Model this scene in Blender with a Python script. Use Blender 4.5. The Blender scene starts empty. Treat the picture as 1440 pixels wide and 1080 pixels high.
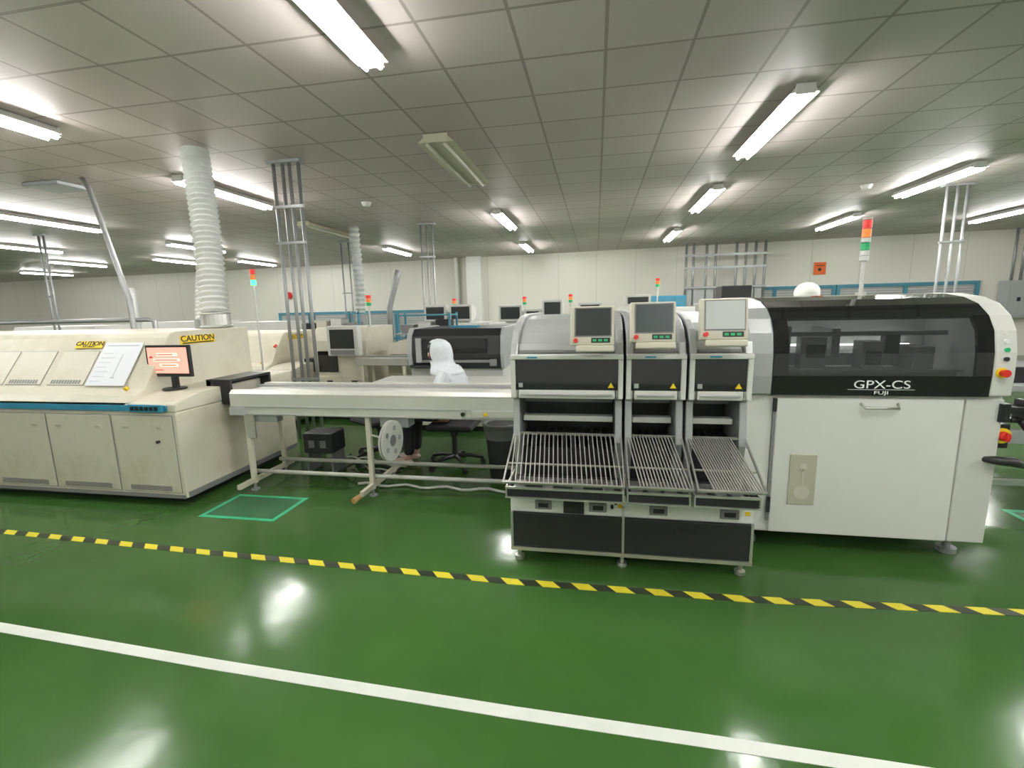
import bpy, bmesh, math, random
from mathutils import Vector, Matrix, Euler, noise
random.seed(7)
SC=bpy.context.scene
COL=SC.collection
WL={}
# ------------------------------------------------------------ materials
def mat(name,col,rough=.5,metal=0.0,var=.06,scale=5.0,es=0.0,spec=.5,bump=0.0,alpha=1.0,trans=0.0,coat=0.0,stain=None):
    m=bpy.data.materials.new(name); m.use_nodes=True
    nt=m.node_tree; n=nt.nodes; l=nt.links; p=n["Principled BSDF"]
    tc=n.new("ShaderNodeTexCoord"); no=n.new("ShaderNodeTexNoise"); no.inputs["Scale"].default_value=scale
    no.inputs["Detail"].default_value=4
    mx=n.new("ShaderNodeMix"); mx.data_type='RGBA'
    mx.inputs[6].default_value=[c*(1-var) for c in col]+[1]
    mx.inputs[7].default_value=[min(1,c*(1+var)) for c in col]+[1]
    l.new(tc.outputs["Object"],no.inputs["Vector"]); l.new(no.outputs["Fac"],mx.inputs[0])
    outc=mx.outputs[2]
    if stain:
        n2=n.new("ShaderNodeTexNoise");n2.inputs["Scale"].default_value=1.6;n2.inputs["Detail"].default_value=8;n2.inputs["Roughness"].default_value=.7
        l.new(tc.outputs["Object"],n2.inputs["Vector"])
        cr=n.new("ShaderNodeValToRGB");cr.color_ramp.elements[0].position=.48;cr.color_ramp.elements[0].color=(0,0,0,1);cr.color_ramp.elements[1].position=.75;cr.color_ramp.elements[1].color=(1,1,1,1)
        l.new(n2.outputs["Fac"],cr.inputs[0])
        m3=n.new("ShaderNodeMix");m3.data_type='RGBA';m3.inputs[7].default_value=[*stain,1]
        l.new(outc,m3.inputs[6]);l.new(cr.outputs[0],m3.inputs[0]);outc=m3.outputs[2]
    l.new(outc,p.inputs["Base Color"])
    p.inputs["Roughness"].default_value=rough; p.inputs["Metallic"].default_value=metal
    p.inputs["Specular IOR Level"].default_value=spec
    p.inputs["Coat Weight"].default_value=coat
    if es>0:
        l.new(mx.outputs[2],p.inputs["Emission Color"]); p.inputs["Emission Strength"].default_value=es
    if alpha<1: p.inputs["Alpha"].default_value=alpha
    if bump>0:
        bp=n.new("ShaderNodeBump"); bp.inputs["Strength"].default_value=bump; bp.inputs["Distance"].default_value=.01
        l.new(no.outputs["Fac"],bp.inputs["Height"]); l.new(bp.outputs["Normal"],p.inputs["Normal"])
    return m
M={}
M['cream']=mat('cream_paint',(.65,.62,.51),.45,var=.06,stain=(.52,.48,.35))
M['cream2']=mat('cream_panel_paint',(.62,.59,.48),.45)
M['white']=mat('white_paint',(.77,.77,.73),.35,var=.03)
M['white2']=mat('offwhite_paint',(.66,.66,.62),.4,var=.05)
M['rail']=mat('conveyor_anodised',(.62,.62,.56),.38,.25,var=.05)
M['silver']=mat('silver_paint',(.44,.45,.45),.32,.3,var=.05)
M['alu']=mat('brushed_aluminium',(.60,.60,.57),.35,.8,var=.06)
M['steel']=mat('bright_steel',(.62,.61,.57),.3,.8)
M['rodm']=mat('dull_steel_rod',(.50,.49,.45),.36,.5)
M['galv']=mat('galvanised_pipe',(.36,.37,.37),.42,.5,var=.1)
M['black']=mat('black_plastic',(.015,.015,.016),.4)
M['gloss']=mat('black_gloss_acrylic',(.008,.008,.009),.06,coat=.5,var=.02)
M['dark']=mat('dark_panel',(.016,.017,.019),.45)
M['grey']=mat('grey_plastic',(.22,.22,.22),.5)
M['lgrey']=mat('light_grey_metal',(.42,.43,.43),.4,.2)
M['blue']=mat('blue_paint',(.04,.26,.42),.4)
M['bluew']=mat('teal_window_frame',(.06,.24,.33),.5)
M['yellow']=mat('yellow_sign',(.85,.60,.02),.5)
M['red']=mat('red_plastic',(.70,.03,.02),.35)
M['redglow']=mat('red_lamp',(.85,.04,.02),.3,es=.15)
M['green_l']=mat('green_lamp',(.02,.38,.14),.3,es=.1)
M['greenglow']=mat('green_lamp_lit',(.05,.9,.35),.3,es=2.5)
M['orangel']=mat('orange_lamp',(.85,.25,.03),.3,es=.15)
M['orange']=mat('orange_paper',(.85,.16,.03),.6)
M['ink']=mat('black_ink',(.02,.02,.02),.6)
M['inkw']=mat('white_ink',(.85,.85,.85),.5)
M['paper']=mat('white_paper',(.78,.80,.84),.6,var=.02)
M['paperl']=mat('grey_print',(.45,.47,.52),.6)
M['gtape']=mat('green_tape',(.04,.45,.22),.45)
M['gfill']=mat('dark_green_paint',(.025,.13,.05),.25)
M['wline']=mat('white_floor_paint',(.78,.80,.74),.4,var=.10,scale=9)
M['rubber']=mat('dark_rubber',(.03,.03,.03),.7)
M['wood']=mat('pale_wood',(.5,.30,.12),.6)
M['foil']=mat('duct_foil',(.76,.77,.75),.34,.35,var=.12,scale=14)
M['skin']=mat('skin',(.62,.38,.28),.5)
M['cloth']=mat('pale_cleanroom_fabric',(.68,.71,.75),.75,bump=.6,scale=16)
M['trouser']=mat('black_fabric',(.02,.02,.025),.85)
M['shoe']=mat('pale_shoe',(.65,.5,.45),.6)
M['chairf']=mat('black_chair_fabric',(.02,.02,.022),.8)
M['screen_d']=mat('dark_screen',(.022,.026,.025),.3)
M['screen_g']=mat('blue_grey_screen',(.04,.05,.055),.3,es=.03)
M['screen_l']=mat('pale_screen',(.42,.44,.42),.35,es=.2)
M['screen_r']=mat('pink_screen',(.95,.42,.33),.3,es=.75)
M['screen_w']=mat('pale_box_on_screen',(.95,.85,.7),.3,es=.75)
M['scr_red']=mat('red_text_on_screen',(.85,.08,.05),.3,es=.5)
M['lip']=mat('lip_colour',(.45,.15,.12),.5)
M['smoke']=mat('smoked_window',(.035,.04,.04),.05,alpha=.48,coat=.9)
M['lit']=mat('lit_tube',(1.0,.985,.96),.3,es=126,var=.005)
M['led']=mat('inner_light_strip',(.95,1.0,1.0),.3,es=7,var=.005)  # emission for strips added to brighten the printer chamber
M['unlit']=mat('unlit_tube',(.72,.70,.60),.3)
M['fix']=mat('fixture_enamel',(.62,.60,.46),.4)
M['fixw']=mat('white_fixture_enamel',(.7,.7,.66),.4)
M['wire']=mat('cable_white',(.55,.55,.5),.5)
M['bag']=mat('plastic_bag',(.3,.31,.31),.3,alpha=.6)
M['beigelabel']=mat('beige_plate',(.50,.49,.38),.4)
M['beige2']=mat('beige_dial',(.60,.59,.50),.35)

# ------------------------------------------------------------ mesh builder
class B:
    def __init__(s): s.bm=bmesh.new()
    def box(s,x0,x1,y0,y1,z0,z1,M4=None):
        m=Matrix.Translation(((x0+x1)/2,(y0+y1)/2,(z0+z1)/2))@Matrix.Diagonal((abs(x1-x0),abs(y1-y0),abs(z1-z0),1))
        if M4 is not None: m=M4@m
        bmesh.ops.create_cube(s.bm,size=1,matrix=m); return s
    def cyl(s,p0,p1,r,r2=None,seg=16):
        p0=Vector(p0);p1=Vector(p1);d=p1-p0
        q=d.to_track_quat('Z','Y').to_matrix().to_4x4()
        m=Matrix.Translation((p0+p1)/2)@q
        bmesh.ops.create_cone(s.bm,cap_ends=True,segments=seg,radius1=r,radius2=r if r2 is None else r2,depth=d.length,matrix=m); return s
    def sph(s,c,r,sc=(1,1,1),seg=16):
        bmesh.ops.create_uvsphere(s.bm,u_segments=seg,v_segments=seg//2+2,radius=r,matrix=Matrix.Translation(c)@Matrix.Diagonal((*sc,1))); return s
    def prism(s,prof,x0,x1):
        a=[s.bm.verts.new((x0,y,z)) for y,z in prof]; b=[s.bm.verts.new((x1,y,z)) for y,z in prof]
        n=len(prof)
        s.bm.faces.new(a); s.bm.faces.new(b[::-1])
        for i in range(n):
            j=(i+1)%n; s.bm.faces.new((a[i],b[i],b[j],a[j]))
        return s
    def poly(s,pts,h):
        a=[s.bm.verts.new(p) for p in pts]; b=[s.bm.verts.new((p[0],p[1],p[2]+h)) for p in pts]
        s.bm.faces.new(a[::-1]); s.bm.faces.new(b)
        n=len(pts)
        for i in range(n):
            j=(i+1)%n; s.bm.faces.new((a[i],a[j],b[j],b[i]))
        return s
    def sweep(s,path,rad,seg=12,caps=True):
        path=[Vector(p) for p in path]; rings=[]
        ref=Vector((0.31,0.9,0.23))
        for i,p in enumerate(path):
            t=(path[min(i+1,len(path)-1)]-path[max(i-1,0)]).normalized()
            rf=ref if abs(t.dot(ref.normalized()))<.95 else Vector((0,0,1))
            u=t.cross(rf).normalized(); v=t.cross(u).normalized()
            r=rad[i] if isinstance(rad,(list,tuple)) else rad
            rings.append([s.bm.verts.new(p+u*r*math.cos(2*math.pi*k/seg)+v*r*math.sin(2*math.pi*k/seg)) for k in range(seg)])
        for a,b in zip(rings,rings[1:]):
            for k in range(seg):
                s.bm.faces.new((a[k],a[(k+1)%seg],b[(k+1)%seg],b[k]))
        if caps:
            s.bm.faces.new(rings[0][::-1]); s.bm.faces.new(rings[-1])
        return s
    def torus(s,c,R,r,M4=None,seg=28,sg=8):
        rings=[]
        for i in range(seg):
            a=2*math.pi*i/seg; ring=[]
            for j in range(sg):
                b=2*math.pi*j/sg
                v=Vector(((R+r*math.cos(b))*math.cos(a),(R+r*math.cos(b))*math.sin(a),r*math.sin(b)))
                if M4 is not None: v=M4@v
                ring.append(s.bm.verts.new(v+Vector(c)))
            rings.append(ring)
        for i in range(seg):
            A=rings[i];Bb=rings[(i+1)%seg]
            for j in range(sg): s.bm.faces.new((A[j],Bb[j],Bb[(j+1)%sg],A[(j+1)%sg]))
        return s
def setp(o,label=None,cat=None,kind=None,group=None):
    if label:o["label"]=label
    if cat:o["category"]=cat
    if kind:o["kind"]=kind
    if group:o["group"]=group
def fin(b,name,m,parent=None,label=None,cat=None,kind=None,group=None,bevel=0,smooth=False,segs=2):
    bm=b.bm
    bmesh.ops.recalc_face_normals(bm,faces=bm.faces)
    xs=[v.co for v in bm.verts]
    lo=Vector((min(v.x for v in xs),min(v.y for v in xs),min(v.z for v in xs)));hi=Vector((max(v.x for v in xs),max(v.y for v in xs),max(v.z for v in xs)))
    c=(lo+hi)/2
    if parent is None: c.z=lo.z
    for v in bm.verts: v.co-=c
    me=bpy.data.meshes.new(name); bm.to_mesh(me); bm.free()
    me.materials.append(M[m] if isinstance(m,str) else m)
    if smooth:
        for p in me.polygons:p.use_smooth=True
    o=bpy.data.objects.new(name,me); COL.objects.link(o)
    if parent is not None:
        o.parent=parent; o.location=c-WL[parent.name]
    else: o.location=c
    WL[o.name]=c.copy()
    if bevel>0:
        md=o.modifiers.new("bevel",'BEVEL'); md.width=bevel; md.segments=segs; md.limit_method='ANGLE'
    setp(o,label,cat,kind,group)
    return o
def thing(name,loc,label,cat,group=None):
    o=bpy.data.objects.new(name,None); COL.objects.link(o); o.location=loc; o.empty_display_size=.1
    WL[o.name]=Vector(loc); setp(o,label,cat,None,group); return o
def text(s,size,loc,rot,m,parent,name="lettering",ext=.001,sx=1.0,bold=0):
    cu=bpy.data.curves.new("t",'FONT'); cu.body=s; cu.size=size; cu.align_x='CENTER'; cu.align_y='CENTER'; cu.extrude=ext; cu.offset=bold
    t=bpy.data.objects.new("t",cu); COL.objects.link(t)
    bpy.context.view_layer.update()
    me=bpy.data.meshes.new_from_object(t)
    bpy.data.objects.remove(t); bpy.data.curves.remove(cu)
    me.materials.clear(); me.materials.append(M[m])
    o=bpy.data.objects.new(name,me); COL.objects.link(o); o.parent=parent
    o.location=Vector(loc)-WL[parent.name]; o.rotation_euler=rot; o.scale=(sx,1,1); WL[o.name]=Vector(loc)
    return o
def copytree(o,parent,off,group=None):
    n=o.copy(); COL.objects.link(n)
    if parent is None: n.location=Vector(o.location)+Vector(off); WL[n.name]=n.location.copy()
    else: n.parent=parent; n.matrix_parent_inverse=Matrix.Identity(4)
    for c in list(o.children):
        if c.name!=n.name: copytree(c,n,None)
    return n
FR=(math.pi/2,0,0)
# ------------------------------------------------------------ room
WX0,WX1=-28.0,14.0
def wy(x): return 15.3-.081*x
HC=3.25
def floor_mat():
    m=bpy.data.materials.new("green_epoxy_floor");m.use_nodes=True;nt=m.node_tree;n=nt.nodes;l=nt.links;p=n["Principled BSDF"]
    tc=n.new("ShaderNodeTexCoord")
    n1=n.new("ShaderNodeTexNoise");n1.inputs["Scale"].default_value=.9;n1.inputs["Detail"].default_value=7;n1.inputs["Roughness"].default_value=.65
    r=n.new("ShaderNodeValToRGB");r.color_ramp.elements[0].position=.3;r.color_ramp.elements[0].color=(.034,.094,.020,1);r.color_ramp.elements[1].position=.7;r.color_ramp.elements[1].color=(.050,.122,.029,1)
    l.new(tc.outputs["Object"],n1.inputs["Vector"]);l.new(n1.outputs["Fac"],r.inputs[0]);l.new(r.outputs[0],p.inputs["Base Color"])
    n2=n.new("ShaderNodeTexNoise");n2.inputs["Scale"].default_value=3.5;n2.inputs["Detail"].default_value=6
    l.new(tc.outputs["Object"],n2.inputs["Vector"])
    mr=n.new("ShaderNodeMapRange");mr.inputs[3].default_value=.06;mr.inputs[4].default_value=.24
    l.new(n2.outputs["Fac"],mr.inputs[0]);l.new(mr.outputs[0],p.inputs["Roughness"])
    n3=n.new("ShaderNodeTexNoise");n3.inputs["Scale"].default_value=7;n3.inputs["Detail"].default_value=3
    l.new(tc.outputs["Object"],n3.inputs["Vector"])
    b=n.new("ShaderNodeBump");b.inputs["Strength"].default_value=.13;b.inputs["Distance"].default_value=.01
    l.new(n3.outputs["Fac"],b.inputs["Height"]);l.new(b.outputs["Normal"],p.inputs["Normal"])
    p.inputs["Specular IOR Level"].default_value=.30
    return m
def ceil_mat():
    m=bpy.data.materials.new("ceiling_tiles");m.use_nodes=True;nt=m.node_tree;n=nt.nodes;l=nt.links;p=n["Principled BSDF"]
    g=n.new("ShaderNodeNewGeometry");sp=n.new("ShaderNodeSeparateXYZ");l.new(g.outputs["Position"],sp.inputs[0])
    T=.568
    outs=[]
    for ax,off in ((0,.054),(1,.1)):
        a=n.new("ShaderNodeMath");a.operation='ADD';a.inputs[1].default_value=100*T-off+T/2;l.new(sp.outputs[ax],a.inputs[0])
        d=n.new("ShaderNodeMath");d.operation='DIVIDE';d.inputs[1].default_value=T;l.new(a.outputs[0],d.inputs[0])
        f=n.new("ShaderNodeMath");f.operation='FRACT';l.new(d.outputs[0],f.inputs[0])
        s=n.new("ShaderNodeMath");s.operation='SUBTRACT';s.inputs[1].default_value=.5;l.new(f.outputs[0],s.inputs[0])
        ab=n.new("ShaderNodeMath");ab.operation='ABSOLUTE';l.new(s.outputs[0],ab.inputs[0])
        lt=n.new("ShaderNodeMath");lt.operation='LESS_THAN';lt.inputs[1].default_value=.020;l.new(ab.outputs[0],lt.inputs[0])
        outs.append((lt,d))
    mxm=n.new("ShaderNodeMath");mxm.operation='MAXIMUM';l.new(outs[0][0].outputs[0],mxm.inputs[0]);l.new(outs[1][0].outputs[0],mxm.inputs[1])
    fl=[]
    for lt,d in outs:
        q=n.new("ShaderNodeMath");q.operation='FLOOR'
        h=n.new("ShaderNodeMath");h.operation='ADD';h.inputs[1].default_value=.5;l.new(d.outputs[0],h.inputs[0]);l.new(h.outputs[0],q.inputs[0]);fl.append(q)
    cb=n.new("ShaderNodeCombineXYZ");l.new(fl[0].outputs[0],cb.inputs[0]);l.new(fl[1].outputs[0],cb.inputs[1])
    wn=n.new("ShaderNodeTexWhiteNoise");wn.noise_dimensions='2D';l.new(cb.outputs[0],wn.inputs["Vector"])
    r=n.new("ShaderNodeMix");r.data_type='RGBA';r.inputs[6].default_value=(.495,.44,.42,1);r.inputs[7].default_value=(.545,.49,.47,1)
    l.new(wn.outputs["Value"],r.inputs[0])
    m2=n.new("ShaderNodeMix");m2.data_type='RGBA';m2.inputs[7].default_value=(.30,.26,.235,1);l.new(r.outputs[2],m2.inputs[6]);l.new(mxm.outputs[0],m2.inputs[0])
    l.new(m2.outputs[2],p.inputs["Base Color"]);p.inputs["Roughness"].default_value=.5
    return m
def wall_mat():
    m=bpy.data.materials.new("wall_panels");m.use_nodes=True;nt=m.node_tree;n=nt.nodes;l=nt.links;p=n["Principled BSDF"]
    g=n.new("ShaderNodeNewGeometry");sp=n.new("ShaderNodeSeparateXYZ");l.new(g.outputs["Position"],sp.inputs[0])
    d=n.new("ShaderNodeMath");d.operation='DIVIDE';d.inputs[1].default_value=1.2;l.new(sp.outputs[0],d.inputs[0])
    f=n.new("ShaderNodeMath");f.operation='FRACT';l.new(d.outputs[0],f.inputs[0])
    lt=n.new("ShaderNodeMath");lt.operation='LESS_THAN';lt.inputs[1].default_value=.012;l.new(f.outputs[0],lt.inputs[0])
    mx=n.new("ShaderNodeMix");mx.data_type='RGBA';mx.inputs[6].default_value=(.79,.76,.69,1);mx.inputs[7].default_value=(.58,.57,.52,1)
    l.new(lt.outputs[0],mx.inputs[0]);l.new(mx.outputs[2],p.inputs["Base Color"]);p.inputs["Roughness"].default_value=.45
    return m
FM=floor_mat();CM=ceil_mat();WM=wall_mat()
yb=-4.0
fl=B();fl.poly([(WX0,yb,-.1),(WX1,yb,-.1),(WX1,wy(WX1),-.1),(WX0,wy(WX0),-.1)],.1);fin(fl,"floor",FM,kind="structure")
cl=B();cl.poly([(WX0,yb,HC),(WX1,yb,HC),(WX1,wy(WX1),HC),(WX0,wy(WX0),HC)],.1);fin(cl,"ceiling",CM,kind="structure")
w=B();w.poly([(WX0,wy(WX0),0),(WX1,wy(WX1),0),(WX1,wy(WX1)+.15,0),(WX0,wy(WX0)+.15,0)],HC);fin(w,"wall_back",WM,kind="structure")
w=B();w.box(WX0-.15,WX0,yb,wy(WX0)+.15,0,HC);fin(w,"wall_left",'white',kind="structure")
w=B();w.box(WX1,WX1+.15,yb,wy(WX1)+.15,0,HC);fin(w,"wall_right",'white',kind="structure")
w=B();w.box(WX0,WX1,yb-.15,yb,0,HC);fin(w,"wall_front",'white',kind="structure")
b=B();b.box(-4.25,-3.75,wy(-4)-.35,wy(-4)+.02,0,HC);fin(b,"trim_1",'white',kind="structure")
b=B();b.box(-4.7,-4.6,wy(-4)-.2,wy(-4)+.02,0,HC);fin(b,"trim_2",'white2',kind="structure")
wn=0
def window(x0,x1,z0,z1):
    global wn; wn+=1
    xm=(x0+x1)/2;y=wy(xm)-.05;th=math.atan(-.081);R4=Matrix.Translation((xm,y,0))@Matrix.Rotation(th,4,'Z')
    h=(x1-x0)/2
    r=thing("window_%d"%wn,(xm,y,z0),None,None);r["kind"]="structure"
    b=B()
    t=.09
    b.box(-h,h,-.04,.03,z0,z0+t,R4);b.box(-h,h,-.04,.03,z1-t,z1,R4)
    k=max(2,int((x1-x0)/1.3))
    for i in range(k+1):
        x=-h+2*h*i/k; b.box(x-t/2,x+t/2,-.045,.03,z0,z1,R4)
    fin(b,"window_frame",'bluew',r)
    b=B();nz=int((z1-z0)/.09)
    for i in range(nz):
        z=z0+t+(z1-z0-2*t)*(i+.5)/nz; b.box(-h,h,-.02,.02,z-.018,z+.018,R4)
    fin(b,"louvre",'lgrey',r)
    b=B();b.box(-h,h,.022,.04,z0,z1,R4);fin(b,"pane",'white2',r)
window(-12.0,-9.0,.6,1.55);window(-8.8,-5.2,.5,1.55);window(3.6,6.6,1.25,1.98);window(6.7,9.9,1.25,1.98)

# ------------------------------------------------------------ ceiling lights
def fixture(lit,L=1.6):
    r=thing("fluorescent_light",(0,0,3.12),"twin-tube fluorescent ceiling light fitting, switched on" if lit else "unlit twin-tube fluorescent fitting with wide cream reflector on the ceiling","ceiling light","fluorescent ceiling lights")
    b=B()
    k=.78 if lit else 1.35
    zt=3.18 if lit else 3.17
    prof=[(-.14*k,zt),(-.07*k,3.245),(.07*k,3.245),(.14*k,zt),(.03*k,zt+.01),(-.03*k,zt+.01)]
    a=[b.bm.verts.new((x,-L/2,z)) for x,z in prof];c=[b.bm.verts.new((x,L/2,z)) for x,z in prof]
    b.bm.faces.new(a);b.bm.faces.new(c[::-1])
    for i in range(6):
        j=(i+1)%6;b.bm.faces.new((a[i],c[i],c[j],a[j]))
    for ya in (-L/2-.02,L/2): b.box(-.09*k,.09*k,ya,ya+.02,3.165,3.245)
    fin(b,"housing",'fixw' if lit else 'fix',r)
    for s in (-1,1):
        b=B();b.cyl((s*.065*k,-L/2+.0,3.155 if lit else 3.15),(s*.065*k,L/2-.0,3.155 if lit else 3.15),.014 if lit else .018,seg=10)
        fin(b,"tube",'lit' if lit else 'unlit',r,smooth=True)
    return r
F1=fixture(True);F0=fixture(False)
lit=[(-1.48,2.4),(-4.85,2.9),(-9.35,6.9),(-5.05,6.0),(-1.72,9.1),(-1.9,13.2),(1.62,5.15),(1.73,8.3),(1.8,12.2),(4.78,8.0),(5.05,11.4),(8.1,11.4),(-9.7,10.3),(-12.6,12.6),(-15.7,12.1),(-20,14.3),(-10.9,13.9),(-5.5,12.7),
 (4.75,4.6),(8.2,7.6),(1.6,1.0),(-13.2,9),(-17,8.5),(-1.5,-1.8),(-5,-1),(1.6,-2.4),(4.8,.8),(8,3.5),(8,-1),(-9,2.5),(11.5,8),(-13,4),(-22,9),(-17,3),(-25,13),(-25,7),(-23,3.5)]  # mostly out-of-view fittings, many added to light the room and far left
F1.location=(lit[0][0],lit[0][1],3.12)
for x,y in lit[1:]:
    o=copytree(F1,None,(0,0,0));o.location=(x,y,3.12)
F0.location=(-1.56,5.47,3.12)
for x,y in ((-5.45,9.1),):
    o=copytree(F0,None,(0,0,0));o.location=(x,y,3.12)
for x,y in ((4.0,8.2),(-3.6,7.2)):
    b=B();b.cyl((x,y,3.25),(x,y,3.19),.08,.05,20);fin(b,"smoke_detector",'white',None,"round white smoke detector on the tiled ceiling","smoke detector",group="ceiling smoke detectors",smooth=False)
b=B();b.box(-7.15,-6.6,5.0,5.4,3.2,3.25);fin(b,"ceiling_vent",'galv',None,"grey metal vent grille set in the ceiling","vent",bevel=.01)

# ------------------------------------------------------------ floor markings
def band(name,m,pts,wd,label,cat,h=.002,segs=None):
    b=B();n=len(pts)
    L=[];Rr=[]
    for i,(x,y) in enumerate(pts):
        x0,y0=pts[max(i-1,0)];x1,y1=pts[min(i+1,n-1)]
        d=Vector((x1-x0,y1-y0)).normalized();nn=Vector((-d.y,d.x))*wd/2
        L.append((x+nn.x,y+nn.y,0.0));Rr.append((x-nn.x,y-nn.y,0.0))
    for i in range(n-1):
        b.poly([L[i],Rr[i],Rr[i+1],L[i+1]],h)
    return fin(b,name,m,None,label,cat)
band("floor_line",'wline',[(-7,1.72),(-2.98,1.63),(-1.67,1.575),(-.31,1.535),(.4,1.525),(.95,1.515),(2.4,1.48),(6,1.4)],.056,"long white painted line on green floor","floor marking")
def hz_mat():
    m=bpy.data.materials.new("hazard_tape");m.use_nodes=True;nt=m.node_tree;n=nt.nodes;l=nt.links;p=n["Principled BSDF"]
    g=n.new("ShaderNodeNewGeometry");sp=n.new("ShaderNodeSeparateXYZ");l.new(g.outputs["Position"],sp.inputs[0])
    a=n.new("ShaderNodeMath");a.operation='MULTIPLY_ADD';a.inputs[1].default_value=.9;l.new(sp.outputs[1],a.inputs[0]);l.new(sp.outputs[0],a.inputs[2])
    d=n.new("ShaderNodeMath");d.operation='DIVIDE';d.inputs[1].default_value=.205;l.new(a.outputs[0],d.inputs[0])
    ad=n.new("ShaderNodeMath");ad.operation='ADD';ad.inputs[1].default_value=100;l.new(d.outputs[0],ad.inputs[0])
    f=n.new("ShaderNodeMath");f.operation='FRACT';l.new(ad.outputs[0],f.inputs[0])
    lt=n.new("ShaderNodeMath");lt.operation='LESS_THAN';lt.inputs[1].default_value=.5;l.new(f.outputs[0],lt.inputs[0])
    mx=n.new("ShaderNodeMix");mx.data_type='RGBA';mx.inputs[6].default_value=(.02,.03,.015,1);mx.inputs[7].default_value=(.80,.68,.04,1)
    l.new(lt.outputs[0],mx.inputs[0]);l.new(mx.outputs[2],p.inputs["Base Color"]);p.inputs["Roughness"].default_value=.4
    return m
HZ=hz_mat()
band("hazard_tape",HZ,[(-8,2.60),(-4.34,2.485),(-2.4,2.43),(-.463,2.391),(.8,2.41),(2.10,2.488),(5,2.6)],.055,"yellow and black striped hazard tape on floor","floor tape")
def tsq(name,x0,x1,y0,y1,t,lab):
    r=thing(name,((x0+x1)/2,(y0+y1)/2,0),lab,"floor tape","green floor tape rectangles")
    b=B();h=.002
    b.box(x0,x1,y0,y0+t,0,h);b.box(x0,x1,y1-t,y1,0,h);b.box(x0,x0+t,y0+t,y1-t,0,h);b.box(x1-t,x1,y0+t,y1-t,0,h)
    fin(b,"tape_border",'gtape',r)
    b=B();b.box(x0+t,x1-t,y0+t,y1-t,0,.001);fin(b,"painted_patch",'gfill',r)
tsq("floor_tape_rectangle",-3.04,-2.38,2.9,3.34,.035,"light green tape rectangle marked on floor")
tsq("floor_tape_rectangle",2.95,3.7,3.2,3.8,.04,"light green tape rectangle marked on floor")

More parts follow.
